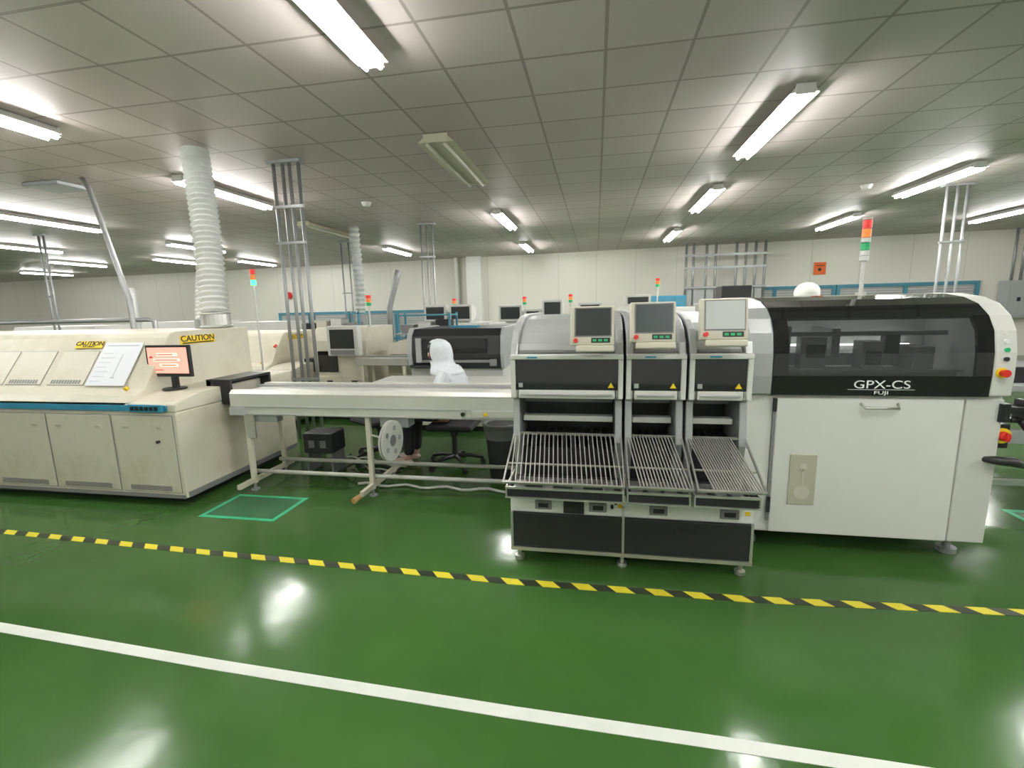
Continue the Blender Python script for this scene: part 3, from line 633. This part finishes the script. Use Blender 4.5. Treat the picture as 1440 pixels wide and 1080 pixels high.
# ------------------------------------------------------------ placement machine modules
def module(x0,x1,nrod,cx,scr,label,ccz=1.44,crot=0.0,lean=.03):
    xm=(x0+x1)/2
    r=thing("placement_machine",(xm,3.3,.47),label,"pick and place machine","placement machine modules")
    g=.008;a=x0+g;c=x1-g
    prof=[(2.67,1.02),(2.67,1.26),(2.70,1.34),(2.77,1.41),(2.88,1.46),(3.02,1.49),(3.25,1.505),(4.0,1.505),(4.0,.47),(2.78,.47),(2.70,.75),(2.73,1.0)]
    for xa,xb in ((a,a+.04),(c-.04,c)):
        b=B();b.prism(prof,xa,xb);fin(b,"side_panel",'silver',r,bevel=.006)
    b=B();b.prism([(2.715,1.26),(2.735,1.335),(2.80,1.395),(2.90,1.44),(3.04,1.472),(3.25,1.487),(3.98,1.487),(3.98,1.1),(2.78,1.1),(2.78,1.26)],a+.04,c-.04);fin(b,"top_cover",'silver',r)
    b=B();b.box(a+.05,c-.05,2.70,2.72,1.285,1.30);fin(b,"cover_seam",'grey',r)
    b=B();b.box(a+.045,c-.045,2.655,2.72,1.02,1.07);b.box(a+.0,c-.0,2.648,2.715,1.25,1.278);b.box(a+.0,a+.028,2.655,2.70,1.02,1.25);b.box(c-.028,c,2.655,2.70,1.02,1.25)
    fin(b,"front_frame",'white2',r,bevel=.005)
    b=B();b.box(a+.028,c-.028,2.666,2.70,1.07,1.25);wd=fin(b,"window",'gloss',r)
    b=B();pp=((c-.085,1.085),(c-.05,1.085),(c-.0675,1.115))
    fv=[b.bm.verts.new((px,2.662,pz)) for px,pz in pp];bv=[b.bm.verts.new((px,2.667,pz)) for px,pz in pp]
    b.bm.faces.new(fv);b.bm.faces.new(bv[::-1])
    for i in range(3): j=(i+1)%3;b.bm.faces.new((fv[i],fv[j],bv[j],bv[i]))
    fin(b,"warning_label",'yellow',wd)
    b=B();b.box(a+.045,a+.07,2.662,2.667,1.085,1.11);fin(b,"sticker",'lgrey',wd)
    b=B();b.box(a+.06,c-.06,2.64,2.66,1.040,1.050);fin(b,"handle",'lgrey',r,bevel=.003)
    b=B();b.box(a+.10,a+.16,2.643,2.649,1.259,1.268);fin(b,"logo_strip",'blue',r)
    b=B();b.box(a+.045,c-.045,3.02,3.9,.47,1.1);fin(b,"feeder_bay",'black',r)
    b=B();b.box(a+.045,c-.045,2.80,3.02,.47,.68);fin(b,"feeder_bed",'dark',r)
    b=B();b.box(a+.05,c-.05,2.80,2.86,.85,.885);fin(b,"rail",'white2',r,bevel=.004)
    b=B();b.box(a+.045,c-.045,2.9,3.0,.95,.98);fin(b,"rail",'grey',r,bevel=.004)
    n=max(4,int((c-a)/.06))
    b=B()
    for i in range(n):
        xx=a+.06+(c-a-.12)*i/(n-1);b.box(xx-.008,xx+.008,2.80,3.0,.68,.76)
    b.box(a+.05,c-.05,2.98,3.0,.68,.74)
    fin(b,"feeder_slot",'dark',r)
    P0=Vector((0,2.72,.79));P1=Vector((0,2.34,.62))
    e2=(P1-P0);L=e2.length;e2.normalize();e3=Vector((-1,0,0)).cross(e2)
    T=Matrix(((1,0,0,0),(0,e2.y,e3.y,P0.y),(0,e2.z,e3.z,P0.z),(0,0,0,1)))
    b=B();t=.006
    b.box(a,c,-t,t,-t,t,T);b.box(a,c,L-t,L+t,-t,t,T);b.box(a,a+.009,0,L,-t,t,T);b.box(c-.009,c,0,L,-t,t,T)
    b.box(a,c,L*.62-.005,L*.62+.005,-.014,-.006,T)
    tr=fin(b,"tape_guide_tray",'steel',r,label="slanted wire tray of steel rods")
    for i in range(nrod):
        xx=a+.014+(c-a-.028-lean)*i/(nrod-1)
        b=B();b.box(-.0028,.0028,0,L,-.004,.004,T@Matrix.Translation((xx,0,0))@Matrix(((1,lean/L,0,0),(0,1,0,0),(0,0,1,0),(0,0,0,1))))
        fin(b,"rod",'rodm',tr)
    b=B();b.box(a+.01,c-.01,2.42,2.78,.50,.506);b.box(a+.01,c-.01,2.415,2.421,.50,.56)
    fin(b,"catch_tray",'dark',r)
    b=B();b.box(a,c,2.405,2.416,.555,.567);b.box(a,c,2.405,2.416,.50,.508);b.box(a,a+.008,2.41,2.70,.50,.565);b.box(c-.008,c,2.41,2.70,.50,.565)
    fin(b,"catch_rail",'steel',r)
    b=B()
    nn=max(3,int((c-a)/.16))
    for i in range(nn):
        xx=a+.06+(c-a-.14)*i/(nn-1);b.box(xx-.03,xx+.03,2.45,2.62,.506,.53+.01*(i%2))
    b.box(a+.02,c-.02,2.64,2.645,.506,.54)
    fin(b,"tray_fittings",'grey',r)
    w,h=.235,.215
    K=Matrix.Translation((cx,2.60,ccz))@Matrix.Rotation(crot,4,'Z')@Matrix.Rotation(math.radians(-8),4,'X')
    b=B();b.box(-w/2,w/2,-.02,.03,-h/2,h/2,K);b.box(-w/2+.03,w/2,-.03,.02,-h/2-.035,-h/2+.0,K);b.box(-.03,.03,.02,.18,-.06,-.02,K);co=fin(b,"control_console",'cream2',r,bevel=.008,segs=3)
    b=B();b.box(-w/2+.030,w/2-.018,-.024,-.02,-h/2+.055,h/2-.014,K);fin(b,"screen",scr,co)
    b=B();b.box(-w/2+.022,w/2-.012,-.0215,-.019,-h/2+.047,h/2-.008,K);fin(b,"screen_surround",'grey',co)
    b=B();b.cyl(K@Vector((-w/2+.03,-.02,-h/2+.027)),K@Vector((-w/2+.03,-.042,-h/2+.027)),.012,seg=16);fin(b,"stop_button",'red',co)
    for i in range(3):
        b=B();b.box(.004+i*.030,.024+i*.030,-.026,-.02,-h/2+.022,-h/2+.034,K);fin(b,"key",'green_l',co)
    b=B();b.box(-.004,w/2-.02,-.0225,-.019,-h/2+.015,-h/2+.042,K);fin(b,"key_panel",'black',co)
    return r
module(-.50,.163,24,-.02,'screen_d',"wide silver placement module with dark window and touch console",1.44)
module(.163,.503,15,.30,'screen_g',"narrow silver placement module with dark window and blue-grey touch console",1.455,0,.05)
module(.503,.845,18,.655,'screen_l',"narrow silver placement module with pale lit touch console",1.465,-.05,.07)
r=thing("machine_base",(.19,3.2,0),"low white machine base with black lower panels and connectors","machine base")
b=B();b.box(-.50,.87,2.6,4.05,.335,.465);fin(b,"top_frame",'white',r,bevel=.006)
b=B();b.box(-.50,.87,2.61,4.05,.10,.335);fin(b,"body",'lgrey',r,bevel=.004)
b=B();b.box(-.50,.87,2.585,2.61,.09,.112);b.box(-.50,-.485,2.59,2.62,.1,.335);b.box(.158,.172,2.585,2.62,.1,.4);b.box(.855,.87,2.59,2.62,.1,.335);fin(b,"edge_trim",'alu',r)
for a,c in ((-.485,.158),(.172,.855)):
    b=B();b.box(a,c,2.592,2.612,.115,.33);d=fin(b,"lower_panel",'dark',r,bevel=.003)
    b=B();xm=(a+c)/2;b.box(xm-.05,xm+.05,2.588,2.593,.26,.285);fin(b,"recess_handle",'black',d)
for x in (-.46,.165,.83):
    for y in (2.66,3.95):
        b=B();b.cyl((x,y,0),(x,y,.02),.03);b.cyl((x,y,.02),(x,y,.11),.013);fin(b,"foot",'steel',r)
for x in (-.30,.02,.36,.74):
    b=B();b.box(x-.05,x+.05,2.588,2.602,.36,.415);cn=fin(b,"connector",'grey',r,bevel=.004)
    b=B();b.box(x-.03,x+.03,2.582,2.589,.375,.40);fin(b,"plug",'black',cn)
b=B();b.box(-.18,-.06,2.57,2.6,.35,.44);fin(b,"control_box",'black',r,bevel=.004)
for kx,kz in ((.10,.40),(.12,.425)):
    b=B();b.cyl((kx,2.6,kz),(kx,2.575,kz),.009);fin(b,"knob",'black',r)
for sx,sz in ((.145,.40),(.835,.395)):
    b=B();b.box(sx-.012,sx+.012,2.597,2.6,sz-.011,sz+.011);fin(b,"sticker",'yellow',r)
b=B();b.box(-.45,-.39,2.597,2.6,.425,.45);fin(b,"sticker",'grey',r)
for a,c in ((-.28,-.18),(.24,.34),(.52,.62)):
    b=B();b.sweep([(a,2.59,.44),(a,2.555,.44),(c,2.555,.44),(c,2.59,.44)],.007,8)
    fin(b,"grab_handle",'steel',r,smooth=True)

# ------------------------------------------------------------ screen printer
def printer():
    X0,X1=.90,2.24
    r=thing("screen_printer",((X0+X1)/2,3.6,0),"white screen printer with curved black glossy hood","printing machine")
    b=B();b.box(X0,X1,2.97,4.3,.12,1.0);fin(b,"body",'white',r,bevel=.012)
    b=B();b.box(1.07,2.04,2.95,2.972,.13,.985);d=fin(b,"front_door",'white',r,bevel=.008)
    b=B();b.box(2.05,X1-.005,2.955,2.972,.13,.985);fin(b,"side_strip",'white2',r,bevel=.006)
    b=B();b.box(1.055,1.068,2.955,2.975,.2,.98);fin(b,"hinge_gap",'grey',r)
    for za,zb in ((.26,.36),(.90,.98)):
        b=B();b.box(1.05,1.07,2.94,2.955,za,zb);fin(b,"hinge",'dark',r,bevel=.003)
    b=B();b.sweep([(1.52,2.95,.955),(1.53,2.915,.935),(1.70,2.915,.935),(1.71,2.95,.955)],.008,8);fin(b,"door_handle",'steel',d,smooth=True)
    b=B();b.box(1.165,1.315,2.942,2.951,.32,.64);g=fin(b,"gauge_plate",'beigelabel',d,bevel=.004)
    b=B();b.cyl((1.24,2.944,.40),(1.24,2.939,.40),.045,seg=24);b.cyl((1.24,2.944,.56),(1.24,2.939,.56),.022,seg=16);b.box(1.235,1.245,2.939,2.943,.44,.55);fin(b,"gauge",'beige2',g)
    for x in (1.0,2.15):
        for y in (3.1,4.15):
            b=B();b.cyl((x,y,0),(x,y,.03),.05);b.cyl((x,y,.02),(x,y,.13),.02);fin(b,"foot",'galv',r)
    b=B();b.box(1.05,2.1,3.4,4.2,.06,.12);fin(b,"underframe",'lgrey',r)
    out=[(2.93,1.005),(2.925,1.12),(2.93,1.25),(2.955,1.37),(3.005,1.45),(3.09,1.515),(3.2,1.553),(3.36,1.576),(3.55,1.584),(4.0,1.575),(4.2,1.5)]
    def shell(i0,i1,xa,xb,name,m,th=.015,par=r):
        b=B()
        pr=out[i0:i1+1]
        pi=[(y+th*1.2,z-th*(.3 if z<1.4 else 1)) for y,z in out[i0:i1+1]]
        b.prism(pr+pi[::-1],xa,xb);return fin(b,name,m,par,smooth=False)
    b=B();b.prism(out+[(4.25,1.0)],X0-.02,1.03);fin(b,"left_cap",'silver',r,bevel=.012,segs=3)
    b=B();b.prism(out+[(4.25,1.0)],2.135,X1+.005);cap=fin(b,"right_cap",'white2',r,bevel=.012,segs=3)
    h=thing("hood",(1.57,3.3,1.3),None,None);h.parent=r;h.location=Vector((1.57,3.3,1.3))-WL[r.name]
    shell(0,1,1.03,2.135,"lower_band",'gloss',par=h)
    shell(4,9,1.03,2.135,"upper_shell",'gloss',par=h)
    shell(1,4,1.03,1.11,"side_band",'gloss',par=h);shell(1,4,2.055,2.135,"side_band",'gloss',par=h)
    shell(1,4,1.11,2.055,"window",'smoke',par=h)
    b=B();b.box(1.03,2.135,3.5,4.2,1.0,1.55);fin(b,"rear_chamber",'white2',r)
    b=B();b.box(1.03,2.135,2.97,3.5,1.0,1.02);fin(b,"chamber_floor",'grey',r)
    b=B();b.box(1.2,1.95,3.25,3.32,1.14,1.22);b.box(1.27,1.42,3.18,3.26,1.12,1.33);b.box(1.6,1.72,3.15,3.26,1.12,1.30);b.box(1.08,2.08,3.2,3.24,1.33,1.36);b.box(1.45,1.5,3.2,3.5,1.2,1.38);b.box(1.85,1.96,3.1,3.3,1.13,1.27);b.box(1.12,1.18,3.1,3.3,1.1,1.4);fin(b,"print_gantry",'lgrey',r,bevel=.006)
    for bx in ((1.3,1.4,3.15,3.18,1.2,1.28),(1.62,1.70,3.13,3.15,1.16,1.24),(1.75,1.83,3.2,3.26,1.22,1.34)):
        b=B();b.box(*bx);fin(b,"motor_housing",'dark',r,bevel=.004)
    b=B();b.box(1.1,2.05,3.05,3.4,1.03,1.13);fin(b,"print_table",'alu',r,bevel=.004)
    b=B();b.box(1.12,2.05,3.0,3.02,1.135,1.147);fin(b,"front_guide",'alu',r)
    b=B();b.box(1.15,2.0,3.2,3.23,1.49,1.505);fin(b,"inner_light",'led',r)  # added glowing strip, lifts the dark chamber behind the window
    b=B();b.box(1.12,2.02,3.44,3.46,1.25,1.262);fin(b,"inner_light",'led',r)  # second added strip, brightens the chamber from the rear
    text("GPX-CS",.066,(1.60,2.918,1.070),FR,'inkw',h,sx=1.28)
    text("FUJI",.027,(1.60,2.918,1.024),FR,'inkw',h,sx=1.7,bold=.0002)
    b=B();b.box(1.43,1.77,2.921,2.924,1.041,1.043);fin(b,"logo_frame",'inkw',h)
    for z,y,m in ((1.355,2.953,'white'),(1.31,2.943,'inkw'),(1.265,2.934,'green_l'),(1.215,2.929,'black')):
        b=B();b.cyl((2.19,y+.03,z),(2.19,y-.010,z),.012,seg=18);fin(b,"button",m,cap)
    b=B();b.cyl((2.175,2.935,1.14),(2.175,2.917,1.14),.028,seg=24);fin(b,"button_plate",'yellow',cap)
    b=B();b.cyl((2.175,2.92,1.14),(2.175,2.888,1.14),.017,.021,24);fin(b,"emergency_button",'red',cap)
    b=B();b.box(X1-.01,X1+.06,2.98,3.06,.70,.84);fin(b,"switch_box",'black',r,bevel=.004)
    b=B();b.cyl((X1+.02,2.98,.775),(X1+.02,2.97,.775),.044,seg=24);fin(b,"switch_plate",'yellow',r)
    b=B();b.cyl((X1+.02,2.97,.775),(X1+.02,2.94,.775),.028,.024,20);b.box(X1+.013,X1+.027,2.925,2.945,.752,.798);fin(b,"mains_switch",'red',r,bevel=.003)
    b=B();b.box(X1-.03,X1+.6,2.96,3.03,.905,.945);b.box(X1-.03,X1+.02,2.94,3.03,.86,.965);b.box(X1+.10,X1+.18,2.95,3.04,.85,.98);b.box(X1+.05,X1+.5,2.97,3.02,.85,.875);fin(b,"support_arm",'black',r,bevel=.004)
    b=B();b.sweep([(X1+.10,2.97,.87),(X1+.15,2.95,.80),(X1+.26,2.95,.72)],[.024,.03,.022],10);fin(b,"arm_grip",'black',r,smooth=True)
    b=B();b.sweep([(X1-.06,2.96,.64),(X1-.05,2.91,.65),(X1+.04,2.90,.645),(X1+.10,2.91,.62)],[.016,.024,.028,.016],10);fin(b,"lever_handle",'black',r,smooth=True)
    x,y=1.71,3.45
    b=B();b.cyl((x,y,1.57),(x,y,1.80),.012);b.cyl((x,y,1.57),(x,y,1.60),.03);fin(b,"tower_pole",'white2',r)
    z=1.80
    for m,hh,nm in (('white',.03,"tower_cap"),('white',.035,"lamp_segment"),('green_l',.05,"lamp_segment"),('white',.03,"lamp_segment"),('orangel',.055,"lamp_segment"),('redglow',.055,"lamp_segment"),('white2',.012,"tower_cap")):
        b=B();b.cyl((x,y,z),(x,y,z+hh-.004),.026,seg=18);fin(b,nm,m,r);z+=hh
    return r
printer()

def tower(x,y,z0,zl,cols,label,rad=.03,sh=.07):
    r=thing("signal_tower",(x,y,z0),label,"signal lamp","machine signal towers")
    b=B();b.cyl((x,y,z0),(x,y,zl),.012);b.cyl((x,y,z0),(x,y,z0+.02),.035);fin(b,"pole",'white2',r)
    z=zl
    for m in cols:
        b=B();b.cyl((x,y,z),(x,y,z+sh-.005),rad,seg=16);fin(b,"lamp_segment",m,r);z+=sh
tower(-4.45,5.55,0,1.92,['greenglow','orangel','redglow'],"signal tower with lit green lamp under red on white pole",.032,.07)
tower(-3.12,6.1,1.33,1.62,['green_l','orangel','redglow'],"small signal tower with orange and red lamps",.035,.05)

# ------------------------------------------------------------ far machines
def box_machine(name,x0,x1,y0,y1,z1,label,cat,wx0,wx1,wz0,wz1,body='white2',win='gloss',group=None,z0=.08):
    r=thing(name,((x0+x1)/2,(y0+y1)/2,0),label,cat,group)
    b=B();b.prism([(y0,z0),(y0,z1*.86),(y0+.08,z1),(y1,z1),(y1,z0)],x0,x1);fin(b,"cabinet",body,r,bevel=.01)
    b=B();b.box(x0+.05,x1-.05,y0+.05,y1-.05,0,z0);fin(b,"plinth",'black',r)
    b=B();b.box(wx0,wx1,y0-.012,y0+.03,wz0,wz1);fin(b,"window",win,r,bevel=.005)
    xm=(x0+x1)/2
    for a,c in ((x0+.03,xm-.01),(xm+.01,x1-.03)):
        b=B();b.box(a,c,y0-.01,y0+.01,z0+.05,min(.68,wz0-.06));d=fin(b,"door",body,r,bevel=.004)
        b=B();b.box((a+c)/2-.04,(a+c)/2+.04,y0-.025,y0-.01,.56,.58);fin(b,"handle",'black',d)
    return r
box_machine("loader_machine",-3.95,-3.15,6.0,6.9,1.33,"cream inspection machine with monitor panel","machine",-3.9,-3.6,.7,1.0,body='cream2')
r=thing("operator_panel",(-3.38,5.95,.9),"white swivel operator monitor fixed to far cream machine","monitor")
b=B();b.box(-3.62,-3.16,5.80,5.92,.95,1.36);b.cyl((-3.4,5.92,1.1),(-3.4,5.995,1.1),.03);fin(b,"case",'white2',r,bevel=.012)
b=B();b.box(-3.57,-3.22,5.79,5.801,1.05,1.31);fin(b,"screen",'screen_d',r)
b=B();b.box(-3.57,-3.22,5.785,5.80,.97,1.03);fin(b,"key_panel",'grey',r)
r=thing("inspection_machine",(-1.7,6.0,0),"white inspection machine with large black hood behind seated worker","machine")
b=B();b.box(-2.32,-1.12,5.55,6.6,.08,.88);fin(b,"cabinet",'white2',r,bevel=.012)
b=B();b.box(-2.27,-1.17,5.6,6.55,0,.08);fin(b,"plinth",'black',r)
pm=[(5.5,.82),(5.46,1.0),(5.49,1.22),(5.58,1.31),(6.55,1.31),(6.55,.82)]
b=B();b.prism(pm,-2.26,-1.13);fin(b,"hood",'dark',r,bevel=.008)
for xa,xb in ((-2.32,-2.26),(-1.13,-1.09)):
    b=B();b.prism([(y-.015 if y<6 else y,z+.012 if z>1.1 else z) for y,z in pm],xa,xb);fin(b,"side_cheek",'lgrey',r,bevel=.006)
b=B();b.box(-2.1,-1.3,5.445,5.47,1.02,1.19);fin(b,"hood_window",'gloss',r)
b=B();b.box(-2.15,-1.25,5.445,5.47,.90,.93);fin(b,"hood_strip",'grey',r)
b=B();b.box(-2.2,-2.13,5.44,5.47,.9,1.2);fin(b,"control_strip",'lgrey',r)
b=B();b.box(-1.85,-1.5,5.80,5.95,1.312,1.335);fin(b,"top_label",'blue',r)
b=B();b.box(-2.28,-1.9,5.40,5.50,.84,.87);fin(b,"keyboard_shelf",'dark',r)
b=B();b.box(-1.26,-1.18,5.44,5.47,.86,.94);fin(b,"button_panel",'grey',r)
box_machine("control_cabinet",-2.85,-2.36,6.0,6.6,1.1,"low cream cabinet beside inspection machine","cabinet",-2.8,-2.4,.8,.95,body='cream2')
r=thing("conveyor",(-2.75,5.8,0),"short silver conveyor linking far machines","conveyor")
for ya in (5.55,5.85):
    b=B();b.box(-3.10,-2.36,ya,ya+.05,.85,.95);fin(b,"rail",'alu',r,bevel=.004)
b=B();b.box(-3.10,-2.36,5.6,5.85,.86,.88);fin(b,"belt",'rubber',r)
for x in (-3.0,-2.42):
    for ya in (5.56,5.86):
        b=B();b.box(x-.02,x+.02,ya,ya+.04,0,.85);fin(b,"leg",'cream',r)
def shelf(x0,x1,y0,z1,label,cols):
    r=thing("storage_rack",((x0+x1)/2,y0+.2,0),label,"shelf rack","teal storage racks")
    for x in (x0,x1-.03):
        for y in (y0,y0+.4):
            b=B();b.box(x,x+.03,y,y+.03,0,z1);fin(b,"upright",'bluew',r)
    k=5
    for i in range(k):
        z=.25+(z1-.3)*i/(k-1);b=B();b.box(x0,x1,y0,y0+.43,z,z+.025);fin(b,"shelf",'bluew' if i in (0,k-1) else 'lgrey',r)
    for i in range(k-1):
        z=.25+(z1-.3)*i/(k-1)+.026
        n=int((x1-x0)/.3)
        for j in range(n):
            xx=x0+.08+j*.3
            b=B();b.box(xx,xx+.22,y0+.05,y0+.35,z,z+.13+.04*((i+j)%3));fin(b,"parts_bin",cols[(i+j)%len(cols)],None,"plastic parts bin stored on teal rack","bin",group="parts bins on racks",bevel=.01)
shelf(-3.25,-2.3,7.2,1.5,"teal metal storage rack with parts bins",['white2','dark','cream2','grey'])
shelf(-5.6,-4.3,8.0,1.55,"teal metal storage rack with parts bins",['cream2','white2','grey','dark'])
def crt(x,y,z,w,h,label):
    r=thing("box_monitor",(x,y,z),label,"monitor","box monitors on far equipment")
    b=B();b.prism([(y,z+.03),(y,z+h),(y+.1,z+h),(y+.35,z+h*.8),(y+.35,z+.1),(y+.1,z+.03)],x-w/2,x+w/2);b.box(x-w/4,x+w/4,y+.05,y+.25,z,z+.04);fin(b,"case",'white2',r,bevel=.01)
    b=B();b.box(x-w/2+.04,x+w/2-.04,y-.006,y+.01,z+.07,z+h-.04);fin(b,"screen",'screen_d',r)
row=[(-3.2,-2.0,1.30),(-1.9,-1.0,1.28),(-.9,.2,1.35),(.4,1.6,1.5),(1.75,3.0,1.55),(3.1,4.3,1.5)]
for i,(a,c,z) in enumerate(row):
    box_machine("assembly_machine",a,c,8.0,9.0,z,"white production machine with dark window in far row","machine",a+.12,c-.12,.85,z*.78,group="far production machines")
for x,z,w_,h_ in ((-2.9,1.30,.42,.33),(-2.42,1.30,.42,.33),(-1.5,1.28,.42,.32),(-1.1,1.28,.3,.24),(-.75,1.35,.36,.32),(-.1,1.35,.40,.26),(.7,1.5,.42,.22)):
    crt(x,8.2,z,w_,h_,"black-screened white box monitor on far machine")
b=B();b.box(2.0,2.45,8.1,8.5,1.55,1.82);fin(b,"equipment_box",'black',None,"black equipment box on top of far machine","equipment box",bevel=.01)
r=thing("hard_hat",(3.38,8.4,1.503),"white rounded hard hat resting on far machine","hard hat")
b=B();b.sph((3.38,8.4,1.68),.19,(1,1,.9),20);fin(b,"shell",'white',r,smooth=True)
b=B();b.cyl((3.38,8.4,1.503),(3.38,8.4,1.6),.21);fin(b,"brim",'white',r,smooth=True)
r=thing("panel_board",(1.3,8.82,1.5),"blue indicator board standing on far machine","panel")
b=B();b.box(.95,1.58,8.8,8.85,1.5,1.70);fin(b,"board",'blue',r)
for i in range(7):
    b=B();b.box(.98+i*.085,1.04+i*.085,8.79,8.80,1.53,1.67);fin(b,"tag",'bluew',r)
for x,y,z,zl in ((-.45,8.5,1.35,1.62),(1.05,8.5,1.5,1.85),(-2.65,8.6,1.3,1.6),(-1.3,8.6,1.28,1.6)):
    tower(x,y,z,zl,['green_l','orangel','redglow'],"small signal tower on far white machine",.035,.05)
r=thing("work_table",(-1.6,5.1,0),"white-framed work table behind conveyor","table")
b=B();b.box(-2.5,-.75,4.85,5.35,.72,.75);fin(b,"table_top",'white2',r,bevel=.004)
for x in (-2.46,-.79):
    for y in (4.89,5.31):
        b=B();b.box(x-.02,x+.02,y-.02,y+.02,0,.72);fin(b,"leg",'cream',r)
b=B();b.box(-2.46,-.79,4.88,4.90,.25,.28);fin(b,"stretcher",'cream',r)
r=thing("magazine_loader",(3.2,4.3,0),"grey metal board loader frame beside printer","machine")
b=B();b.box(2.6,3.9,3.8,3.85,.5,.6);b.box(2.6,3.9,4.6,4.65,.5,.6);b.box(2.6,3.9,3.8,4.65,.88,.93);fin(b,"frame",'lgrey',r,bevel=.005)
for x in (2.63,3.87):
    for y in (3.82,4.62):
        b=B();b.box(x-.025,x+.025,y-.025,y+.025,.06,.9);fin(b,"leg",'alu',r);b=B();b.cyl((x,y,0),(x,y,.07),.03);fin(b,"caster",'rubber',r)
b=B();b.box(2.6,3.9,3.82,3.86,.18,.22);fin(b,"lower_bar",'alu',r)
b=B();b.box(2.7,3.3,3.9,4.5,.93,1.05);fin(b,"control_box",'dark',r,bevel=.01)
for a,c,y,z in ((-14,-11.6,9,1.35),(-11.0,-9.0,9.5,1.4),(-8.8,-6.5,9.8,1.35)):
    box_machine("assembly_machine",a,c,y,y+1.1,z,"long white production machine against far aisle","machine",a+.3,c-.3,.9,1.1,group="far production machines")

# ------------------------------------------------------------ camera
R=Vector((0.984,0.176,-0.0225)).normalized();F=Vector((-0.1772,0.9706,-0.1626)).normalized()
U=R.cross(F).normalized();R=F.cross(U).normalized()
cam=bpy.data.cameras.new("camera");co=bpy.data.objects.new("camera",cam);COL.objects.link(co)
co.matrix_world=Matrix(((R.x,U.x,-F.x,0),(R.y,U.y,-F.y,0),(R.z,U.z,-F.z,1.55),(0,0,0,1)))
cam.sensor_width=36;cam.lens=16.275;cam.clip_start=.05;cam.clip_end=100
SC.camera=co
wd=bpy.data.worlds.new("world");SC.world=wd;wd.use_nodes=True
wd.node_tree.nodes["Background"].inputs[0].default_value=(.5,.55,.5,1);wd.node_tree.nodes["Background"].inputs[1].default_value=.1
SC.view_settings.view_transform='Standard'
